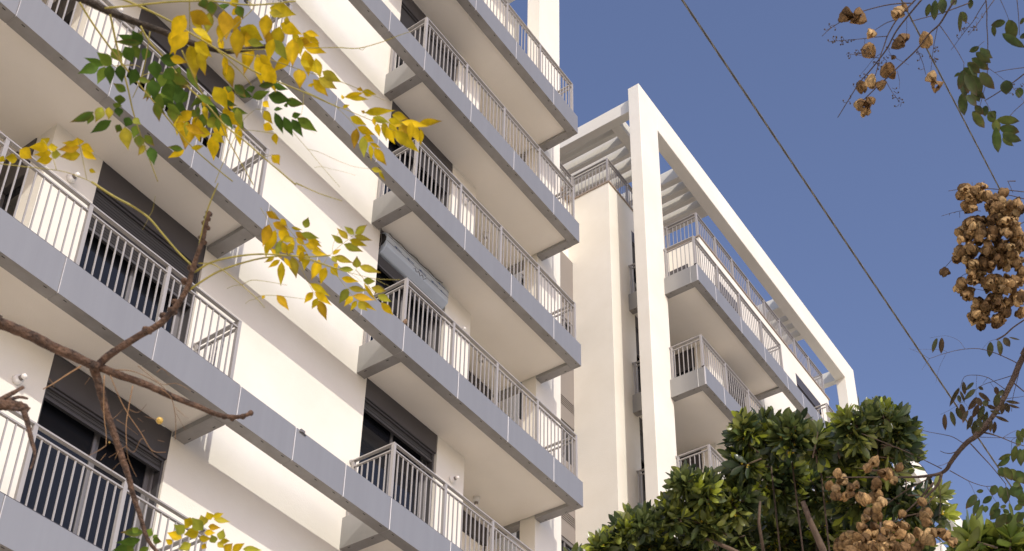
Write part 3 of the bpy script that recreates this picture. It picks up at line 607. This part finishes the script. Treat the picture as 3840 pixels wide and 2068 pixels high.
paths(br, K2, DK, '14-9:270,470>150,410>0,338 16-9:590,190>700,310>830,450>985,642 12-7:360,490>460,545>560,600>660,640>760,665>850,660 16-9:740,70>850,95>950,130>1070,180>1190,217 8:690,118>900,125>1100,125 10-6:515,190>400,120>310,95>230,80>100,55>-5,22 12-7:440,275>390,295>350,300>300,292>255,272 8:350,395>290,425>230,440 5:570,612>610,680>640,750>690,810 6:770,668>820,750>870,830>950,930 8:980,640>1010,780>1060,970 6:950,125>1040,70>1120,40 6:1040,165>1080,130>1150,105 5:1048,180>1045,250>1038,305 6:230,650>250,800>260,1000>265,1380')
paths(br, K1, DK, '13-5:1310,515>1200,460>1050,395>900,350>770,340>600,360>480,390>380,420>270,460 5:270,460>220,530>180,588 4:690,348>620,250>500,195>410,192>270,215 4:480,388>440,362>300,350>75,350 4:470,390>410,510>370,620>345,752 4:270,460>150,390>28,338 11-6:1245,660>1150,690>1050,720>900,770>810,832 10-5:1160,820>1020,720>950,680>830,655>690,670>640,780>610,870>530,985 5:830,655>822,780>820,920 6:955,685>900,755 18-14:1262,745>1390,850 10:1385,330>1330,620>1260,900>1240,1085 9:1180,932>1280,920>1390,905 24-18:1065,235>1160,180>1260,90>1400,-5 5:1070,230>970,260>895,348 10:870,1320>1000,1345>1095,1390 5:990,740>1040,820>1060,860 4:400,1120>520,1060>640,980>720,930 4:640,980>690,990>770,1110')
SLIM[0] = 1.15
paths(br, T0, DT, '17-7:1260,-15>1090,190>950,370>850,560>750,700>620,860>520,970>430,1110>320,1290>255,1395 15-8:1190,-15>1080,100>960,230>890,340>840,440>800,560>770,640>740,760>700,900 19-9:1650,-15>1560,130>1460,290>1340,400>1200,580>1000,770>820,940>680,1070>530,1215 12-5:1150,40>980,45>800,70>570,130>430,180>310,250>170,340>70,432 11-7:1820,35>1620,110>1480,160>1330,200>1120,255 8-5:835,432>720,440>600,455>400,475>175,490 9-5:950,235>840,270>770,310>690,362 8-5:1460,300>1530,395>1600,500>1680,620>1750,750 11-5:2008,-10>2020,150>2020,300>2030,480>2030,700>2020,950>1990,1060>1940,1250 8-4:2010,10>1930,130>1860,250>1740,400>1660,510>1595,595 8-4:2115,-10>2000,150>1900,300>1800,420 12-9:2470,870>2300,1000>2100,1130>1995,1192 7-5:2470,800>2250,830>2110,862 7-5:2470,1205>2350,1310>2275,1395 8:2375,-10>2395,200>2405,420 7-4:1440,310>1390,560>1355,870 7-4:1200,600>1260,740>1298,885 6-4:820,950>870,1040>920,1120>995,1215 5:960,840>985,950>985,1055 6-4:755,690>580,665>405,640 5:840,560>880,640>910,690 5:580,460>570,530 5:1075,240>1070,420 5:860,650>1000,720>1100,772 5:760,640>680,700>600,800>530,880 6:2175,-10>2230,110>2280,235 5:2040,810>2140,880>2240,960 5:2300,1010>2400,1120>2459,1210 5:1750,750>1740,900>1760,1010 5:2000,1190>2060,1300>2110,1390 5:1990,490>1930,540>1880,600')
# fine bent stalklets along the bare panicles
for i in range(95):
    rgx = random.choice([(620,860,-.6,.8,T0,DT),(430,1110,-.5,.85,T0,DT),(900,560,-.6,.8,T0,DT),(800,700,-.6,.8,T0,DT),(1750,380,-.6,.8,T0,DT),(1400,650,-.1,1,T0,DT),(300,480,-1,.1,T0,DT),(950,1150,.4,.9,T0,DT),(1250,720,.3,.95,T0,DT),(1900,250,-.6,.8,T0,DT),(2350,1050,-.8,.6,T0,DT),(480,640,-1,.1,T0,DT),(240,290,-.8,.5,T0,DT)])
    L = random.uniform(-130, 130); x = rgx[0]+rgx[2]*L; y = rgx[1]+rgx[3]*L; a = random.uniform(0, 6.3); q = random.uniform(22, 55)
    x1 = x+q*math.cos(a); y1 = y+q*math.sin(a); a += random.choice((-1.2, 1.2)); x2 = x1+q*.45*math.cos(a); y2 = y1+q*.45*math.sin(a)
    paths(br, rgx[4], rgx[5], '5-4:%d,%d>%d,%d>%d,%d' % (x, y, x1, y1, x2, y2), 5)
    br.ball(P3(*px(rgx[4], x2, y2), rgx[5]), 0.0026, 5, 4)
paths(br, PC, DC, '7-4:842,100>700,85>520,70>380,65>250,75>140,92 7:842,165>700,130>560,118 5:440,278>330,270>210,285>75,325 7:842,290>740,340>600,420>440,500>300,590>190,710>105,805 6:842,380>700,460>560,560>470,660>390,770>320,890 5:842,1150>720,1100>600,1060>480,1020>385,1000 9:760,0>700,0 5:690,-5>740,110 5:780,280>790,500>780,900 5:720,600>600,760>520,900 5:330,860>290,865>245,895 4:245,285>245,340 4:150,300>150,320 5:470,0>470,60 4:360,10>362,66 3:210,285>190,300')
br.build('branch', BARKK, KT, True)
def pod(mb, c, r, ax, tint):
    """papery capsule: three curved valves, parted along their seams"""
    ax = ax.normalized(); u = ax.orthogonal().normalized(); v = ax.cross(u); ph = random.uniform(0, 6.3); c = Vector(c)
    U, V = 7, 6; op = random.uniform(.05, .5)
    for j in range(3):
        a0 = ph+j*2.094; rad = u*math.cos(a0)+v*math.sin(a0); tan = u*-math.sin(a0)+v*math.cos(a0); k0 = len(mb.v)
        fj = random.uniform(.8, 1.2); t_ = tuple(x*fj for x in tint); sz = r*random.uniform(.88, 1.12)
        for i in range(U+1):
            t = i/U; wd = math.sin(math.pi*min(1, max(0.03, t*.93+.05)))**.62
            for q in range(V+1):
                e = (q/V-.5)*2; keel = 1-abs(e)**1.3
                p = c + ax*sz*(1.05-2.15*t) + rad*sz*(.98*keel*wd + .06 + op*t) + tan*sz*e*wd*.74
                p += Vector((random.gauss(0, 1), random.gauss(0, 1), random.gauss(0, 1)))*sz*.04
                mb.v.append(tuple(p)); f = (.62 if q == V//2 else (.85 if q in (0, V) else 1.08))*random.uniform(.82, 1.15)
                mb.c.append(tuple(x*f for x in t_))
        for i in range(U):
            for q in range(V):
                n0 = k0+i*(V+1)+q; mb.face([n0, n0+1, n0+V+2, n0+V+1])
def podtint():
    f = random.uniform(.7, 1.2); return tuple(x*f for x in random.choice([(0.42, 0.265, 0.115), (0.35, 0.215, 0.092), (0.26, 0.155, 0.065), (0.50, 0.335, 0.155), (0.18, 0.105, 0.045)]))
def hang(): return Vector((random.gauss(0, .6), random.gauss(0, .6), 1))
def one_pod(c, r):
    q = MB(); q.c = []; pod(q, c, r, hang(), podtint()); q.build('seed_pod', POD, KT, True)
for x, y, r in nums('355,180,72 505,208,78 985,130,60 1040,95,55 940,170,52 650,400,55 635,600,80 975,520,72 1035,450,55 1310,470,78 860,830,80 650,965,70 525,1035,66 770,1010,60 510,1240,62 580,1260,70 630,1200,50 570,1320,50 1360,920,62 1420,1020,66 910,680,26'):
    one_pod(P3(*px(T0, x, y), DT+random.uniform(-.05, .05)), r/3.1526*DT/FPX)
pm = MB(); pm.c = []
for x, y, r, n in nums('300,110,55,9 430,110,75,13 340,220,55,8 540,200,65,8 620,250,90,15 760,240,60,10 380,400,90,15 500,500,110,20 290,490,65,8 250,680,70,11 340,640,60,8 600,420,100,15 700,420,80,10 420,800,100,15 540,700,90,15 650,640,80,12 700,740,90,12 260,970,45,7 310,1040,45,7 390,900,65,10 520,960,65,10 620,950,85,14 720,960,70,9 430,1180,75,14 380,1270,45,7 450,1300,50,7 560,1130,70,10 650,1180,75,10 600,1290,45,7 790,1080,50,8 795,1215,26,2 815,880,40,6 800,600,60,8 660,100,30,1 108,842,6,1 800,780,50,6 760,500,60,8'):
    for k in range(int(n*1.5+.5)):
        a = random.uniform(0, 6.3); q = r*math.sqrt(random.random())
        pod(pm, P3(*px(PC, x+q*math.cos(a), y+q*math.sin(a)), DC+random.uniform(-.14, .14)), random.uniform(30, 40)/2.476*DC/FPX, hang(), podtint())
tag(pm.build('seed_pods', POD, KT, True), 'dense hanging cluster of papery tan seed pods', kind='stuff')
for x, y in nums('400,455 500,510 540,285 610,390 790,450 715,490 620,610 705,580 960,200 1050,115 1395,200 1150,275 1250,290 1315,375 1085,420 1095,490 850,635 925,650 1040,640 1120,580 1150,690 960,840 1050,850 1115,890 920,920 1440,860 865,1045 1045,1150 1150,1215 1300,1190 1415,1130 1450,1030 1540,1210 1050,1035 720,1150 620,1180 580,1300 660,1290 780,1330 840,1300 920,1320 1040,1330 1130,1330 1260,1330 1360,1320 1480,1330 1720,690 1800,850 1760,890 1790,970 1670,1120 1770,1240 1830,1140 1900,1130 2040,1160 2145,1260 1700,1290 1730,1180 550,1370 700,1390 1000,1390 1650,1390 1200,1100 1250,1010 900,1200 1330,1050 800,1180 960,1150 740,1240 1210,1260 1090,770 500,590 1400,1390 1560,1390 1200,1400 860,1400 2000,1110 1850,1230'):
    one_pod(P3(*px(PB, x, y), DK-.1+random.uniform(-.12, .12)), random.uniform(62, 78)/3.769*DK/FPX)
pm = MB(); pm.c = []
for k in range(40):
    x = random.gauss(1000, 240); y = random.uniform(1250, 1480)
    pod(pm, P3(*px(PB, x, y), DK+.1+random.uniform(-.12, .2)), random.uniform(60, 74)/3.769*DK/FPX, hang(), podtint())
tag(pm.build('seed_pods', POD, KT, True), kind='stuff')
kl = MB(); kl.c = []
def tone(cs, a=.75, b=1.3):
    f = random.uniform(a, b); return tuple(x*f for x in random.choice(cs))
kg = lambda: tone([(0.05, 0.085, 0.016), (0.07, 0.105, 0.02), (0.095, 0.12, 0.022)])
kb = lambda: tone([(0.06, 0.048, 0.02), (0.05, 0.058, 0.018), (0.065, 0.042, 0.02)])
rt = lambda: random.choice([(0.10, 0.04, 0.018), (0.07, 0.042, 0.018), (0.06, 0.05, 0.018)])
KP = dict(wk=1.3, prof=((0,0.03),(0.1,0.55),(0.3,0.95),(0.55,1),(0.78,0.68),(0.92,0.25),(1,0)))
kd = lambda: tone([(0.032, 0.052, 0.012), (0.045, 0.066, 0.014), (0.06, 0.075, 0.016)])  # darker greens: backlit shade of the upper leaves painted into their colour
leaves(kl, T0, DT, '1340,45,1308,195,48 1410,0,1400,235,62 1490,-20,1500,165,72 1710,140,1700,380,34 1720,140,1775,265,54 1830,-10,1820,105,48 1930,555,1815,612,46 1940,570,2085,685,60 1890,620,2060,742,64 1840,690,2035,825,70 1790,740,1935,865,64 1940,860,2105,1048,80 1750,800,1905,985,74 1740,830,1690,1055,64 1760,880,1895,1125,84 1800,980,1995,1165,64 1720,1110,1752,1360,74 1770,1130,1895,1255,74 1880,1250,1975,1355,54 2010,1250,2000,1375,60 1850,1320,1895,1390,54 2060,1320,2105,1390,64 2240,262,2075,300,60 2090,300,2112,430,38 2275,235,2345,465,94 2200,400,2465,562,64 2440,400,2470,455,64 2250,950,2250,1115,96 1700,860,1635,910,24 1600,0,1650,60,60 2455,210,2415,290,30 1760,850,1800,1100,80 1720,900,1760,1150,80 1830,900,1960,1080,80 1800,760,1900,930,70 1850,1050,1930,1200,70 1960,600,2060,640,50', kd, rt, **KP)
leaves(kl, Z7, DT, '2370,900,2532,916,48 2390,960,2532,996,52 2410,1010,2548,1062,48 2410,1040,2492,1100,28 2350,900,2382,1002,52 2360,960,2378,1145,46 2310,840,2342,922,46 2190,850,2272,962,46 2540,660,2535,740,40', kg, rt, **KP)
leaves(kl, K1, DK, '360,215,308,385,40 415,210,408,395,44 990,260,978,435,54 1080,240,1107,425,50 1150,210,1217,315,54 1210,205,1335,237,16 670,730,690,885,38 795,740,703,832,34 620,800,512,1018,40 630,840,682,972,28 610,890,632,982,34 810,820,683,945,44 850,860,985,962,40 825,910,728,1062,58 640,990,682,1175,48 585,1040,665,1185,48 725,1070,665,1218,44 770,1130,712,1298,44 845,1000,783,1155,48 450,1110,458,1302,42 520,1080,570,1255,42 910,1010,848,1185,54 830,920,882,1022,48 920,950,942,1025,54 950,1010,1055,1058,34 950,1080,910,1255,48 985,1075,1115,1112,28 1050,790,1072,885,40 1090,850,1142,885,64 1080,870,1050,1035,58 1140,970,1125,1115,44 1170,980,1205,1095,48 1170,960,1335,987,28 1200,1000,1335,1042,24 1050,1140,1205,1207,28 1010,1190,990,1325,34 1040,1200,1028,1345,40 810,1190,788,1365,54 840,1260,852,1335,44 850,790,905,828,28 830,1170,892,1275,48 900,1080,868,1205,44 880,1230,960,1290,30', kb, rt, **KP)
leaves(kl, K2, DK, '1110,40,1172,175,54 1170,20,1187,125,44 1130,120,1108,225,64 1090,210,1063,395,54 1140,245,1152,435,58 1180,250,1170,405,54 1040,305,905,367,46 1030,345,888,442,50 930,450,952,562,64 970,450,1048,595,64 1040,470,1108,615,68 1110,490,1188,635,74 870,650,833,765,64 930,660,920,795,58 990,670,980,855,74 655,755,542,908,66 690,810,628,990,58 730,865,657,1033,58 765,880,755,955,44 735,715,658,722,34 830,775,728,852,50 905,835,803,985,64 920,915,813,1033,64 990,970,877,1120,80 1050,960,985,1085,58 1020,850,1062,995,28 1070,650,1135,785,110 1150,700,1120,805,84 1170,870,1078,925,50 1185,950,1108,1065,54 1120,950,1172,1005,34 1100,1090,1188,1102,34 1185,740,1160,835,74 950,870,962,912,44 1000,920,970,962,54 1060,640,1150,650,50 1100,620,1185,570,50 1140,780,1190,880,70', kg, rt, **KP)
kl.build('foliage', LEAFK, KT, True)

# ------------------------------------------------------------------ ficus trees
def ficus(name, label, base_px, blobs, d0, nleaf, lens, cols, limbs, sprigs=(), group=None):
    bc = P3(*base_px, d0); base = Vector((bc.x, bc.y, 0))
    t = thing(name, base, label, 'tree', group)
    tk = MB()
    away = (bc-EYE); away.z = 0; away = away.normalized(); fork = Vector((bc.x, bc.y, bc.z*0.5))+away*.25
    tk.tube([base, base+Vector((.04, .02, fork.z*.5)), fork, bc], [0.15, 0.12, 0.10, 0.05], 12, 0.05); tk.build('trunk', BARKF, t, True)
    lb = MB()
    for x, y, r, dd in blobs[::2]:
        c = P3(x, y, d0+dd)+away*.15; mid = (fork+c)/2+Vector((random.uniform(-.15, .15), random.uniform(-.15, .15), -.1))+away*.2
        lb.tube([fork+away*.35, mid+away*.2, c], [0.011, 0.007, 0.004], 7, 0.05)
    for q, w0, w1 in limbs:
        paths_pts = [P3(x, y, d0-.30) for x, y in q]; n = len(paths_pts)
        lb.tube(paths_pts, [w0+(w1-w0)*i/(n-1) for i in range(n)], 8, 0.05)
    cr = MB(); cr.c = []; fg = MB()
    tot = sum(b[2]**2 for b in blobs)
    def rosette(p, dirn, c, k_=1.0):
        tl = random.uniform(.04, .09)
        p0 = p-dirn*tl
        lb.tube([c+(p0-c)*.7, p0, p], [0.005, 0.0035, 0.002], 4)
        nl = random.randint(8, 13); ph = random.uniform(0, 6.3); u = dirn.orthogonal().normalized(); v = dirn.cross(u)
        young = random.random() < .16; base_c = random.choice(cols); droop = random.uniform(.0, .35)
        for j in range(nl):
            g = j/nl; an = ph+j*2.4; el = .25+1.25*(1-g)+random.gauss(0, .15)
            rad = u*math.cos(an)+v*math.sin(an)
            ld = dirn*math.cos(el)+rad*math.sin(el); ld = (ld+Vector((0, 0, -droop*(1-g)))).normalized()
            b0 = p0+(p-p0)*g+ld*.006
            L = random.uniform(*lens)*(1-.4*max(0, g-.7))*k_
            f = random.uniform(.75, 1.3); col = tuple(q_*f for q_ in base_c)
            if young and g > .35: col = (0.30*f, 0.34*f, 0.045)
            leaf(cr, b0, b0+ld*L, L*random.uniform(.34, .43), col, nrm=(dirn-ld*dirn.dot(ld)+Vector((0, 0, .15))), fold=.28, sag=random.uniform(-.10, .05),
                 prof=((0,0.05),(0.15,0.52),(0.4,0.94),(0.62,1),(0.80,0.74),(0.93,0.36),(1,0.02)))
        if random.random() < .35:
            for j in range(random.randint(1, 4)):
                fg.ball(p-dirn*random.uniform(0, tl)+u*random.uniform(-.02, .02)+v*random.uniform(-.02, .02), random.uniform(.005, .0075), 7, 5)
    for x, y, r, dd in blobs:
        c = P3(x, y, d0+dd); rr = max(22, r-33)*d0/FPX
        nt_ = int(nleaf*r*r/tot/11)+1
        for k in range(nt_):
            a = Vector((random.gauss(0, 1), random.gauss(0, 1), random.gauss(0.1, 1))).normalized()
            if a.dot((c-EYE).normalized()) > 0.45 and random.random() < .6: a = -a
            p = c + a*rr*random.uniform(.55, 1.06)**.6*random.uniform(.9, 1.08)
            dirn = (a + Vector((0, 0, .6)) + Vector((random.gauss(0, .4), random.gauss(0, .4), random.gauss(0, .3)))).normalized()
            rosette(p, dirn, c)
    for x, y, ax_, ay_, dd in sprigs:                       # shoots that stand out of the crown
        p = P3(x, y, d0+dd); dirn = (P3(x+ax_*30, y+ay_*30, d0+dd+random.uniform(-.03, .03))-p).normalized()
        rosette(p-dirn*.05, dirn, p-dirn*.35, 1.12)
    lb.build('limb', BARKF, t, True); cr.build('crown', LEAFF, t, True); fg.build('fig_fruit', FIG, t, True)
SP = []
for rg, q in ((Z9, '880,335,.05,-1 860,400,.3,-1 600,315,-.1,-1 555,330,-.5,-1 735,385,.5,-1 645,350,.3,-1 420,450,-.4,-1 355,480,-.8,-.6 310,550,-1,.1 345,610,-1,.2 1035,415,.2,-1 985,440,-.1,-1 800,375,-.4,-1 1110,440,-.3,-1 1150,360,-.6,-.8 1250,320,-.7,-.8 1345,265,.1,-1 1395,260,-.2,-1 1480,255,-.3,-1 1515,250,.2,-1 1590,285,.8,-.6 1630,310,.2,-1 1695,335,.9,-.5 1690,390,.9,-.4 1790,480,.9,-.4 1745,455,.2,-1 1775,560,1,-.1 1775,635,1,.2 1735,700,1,.1 1740,780,1,0 1880,870,.2,-1 1990,885,.7,-.7 2010,965,1,0 1940,920,.6,-.7 2050,1110,1,0 1990,1060,1,-.2 1960,1070,.6,-.6 2000,1230,1,-.2 350,730,-1,.1 400,700,-1,-.2 340,790,-1,.4'), ((2160, 1700, 3.769), '735,785,-.2,-1 800,790,.1,-1 590,915,-.5,-1 650,945,0,-1 420,1065,-.7,-.8 450,1110,-.3,-1 325,1265,-1,-.1 360,1310,-1,.2 560,1050,-.9,-.3 615,905,-1,-.2 1310,570,.1,-1 1230,645,-1,-.3 1220,715,-1,0 1370,235,-.9,-.4 1490,195,.05,-1 1620,205,.6,-.8 1320,430,-1,-.2 1410,380,-1,-.1 1850,265,-.1,-1 1905,290,.5,-1 1960,360,.8,-.7 2050,440,.9,-.6 2110,480,.9,-.4 940,785,-.6,-.8 1190,720,-.5,-.9 1110,780,-.6,-.8 1070,800,-.2,-1 850,880,.2,-1 20,1300,.1,-1 60,1340,.6,-.8 240,1390,-.3,-.8')):
    for x, y, ax_, ay_ in nums(q): SP.append((*px(rg, x, y), ax_, ay_, random.uniform(-.3, -.05)))
FC = [(0.06, 0.083, 0.026), (0.085, 0.108, 0.032), (0.12, 0.142, 0.04), (0.036, 0.055, 0.024), (0.18, 0.195, 0.045)]
BL = [(2880, 1650, 120, -.1), (2800, 1620, 75, -.25), (2960, 1640, 90, -.25), (2790, 1740, 90, -.2), (3070, 1670, 90, -.15), (3200, 1610, 90, -.3), (3290, 1570, 70, -.3), (3370, 1610, 75, -.2), (3300, 1680, 110, 0), (3190, 1720, 110, .1), (3400, 1700, 60, 0),
      (2900, 1800, 150, .35), (3050, 1830, 150, .5), (3200, 1860, 140, .35), (3350, 1850, 110, .15), (3435, 1900, 72, .1), (3460, 1990, 62, .1), (2750, 1890, 110, -.2), (2640, 1850, 80, -.3), (2560, 1820, 58, -.35), (2650, 1950, 120, -.2),
      (2520, 1930, 75, -.3), (2420, 1970, 70, -.35), (2340, 1990, 65, -.35), (2255, 2050, 60, -.35), (2330, 2060, 70, -.3), (2450, 2050, 90, -.2), (2580, 2050, 100, -.1), (2750, 2030, 130, .35), (2900, 2000, 160, .75), (3080, 2020, 160, .8), (3260, 2020, 140, .5), (3400, 2060, 100, .2), (2930, 2150, 200, .9), (3200, 2200, 220, .8), (2650, 2180, 160, .2), (2400, 2190, 140, -.2), (3440, 2190, 120, .2), (2180, 2110, 50, -.3)]
ficus('ficus_tree', 'large dark green ficus with small yellow figs in front of the middle block', (2980, 2120), BL, 7.0, 15000, (.062, .092), FC,
      [([(3010, 1880), (3040, 1960), (3085, 2060), (3110, 2160)], .012, .02), ([(2650, 2020), (2740, 2060), (2840, 2110)], .008, .014), ([(2850, 1880), (2845, 1960), (2865, 2080)], .006, .009)], SP)
BL2 = [(3640, 2085, 60, 0), (3700, 2090, 65, 0), (3765, 2095, 70, .05), (3830, 2075, 75, 0), (3900, 2080, 90, .1), (3660, 2165, 90, .1), (3760, 2190, 110, .1), (3880, 2200, 120, .1), (3645, 2030, 24, 0), (3805, 2025, 28, 0)]
ficus('ficus_tree', 'sunlit yellow green ficus top poking up in the bottom right corner', (3780, 2200), BL2, 5.6, 1500, (.075, .11), [(0.10, 0.14, 0.025), (0.15, 0.18, 0.03), (0.07, 0.105, 0.022), (0.20, 0.22, 0.035)], [], [(3635, 1965, .05, -1, -.1), (3690, 1995, .6, -.8, -.1), (3650, 2000, -.6, -.8, -.1), (3590, 2010, -1, -.3, -.1), (3755, 2005, .4, -1, -.1), (3798, 1960, .1, -1, -.1), (3780, 1990, -.5, -.8, -.1), (3830, 1985, .7, -.8, -.1), (3720, 2020, -.1, -1, -.1)])
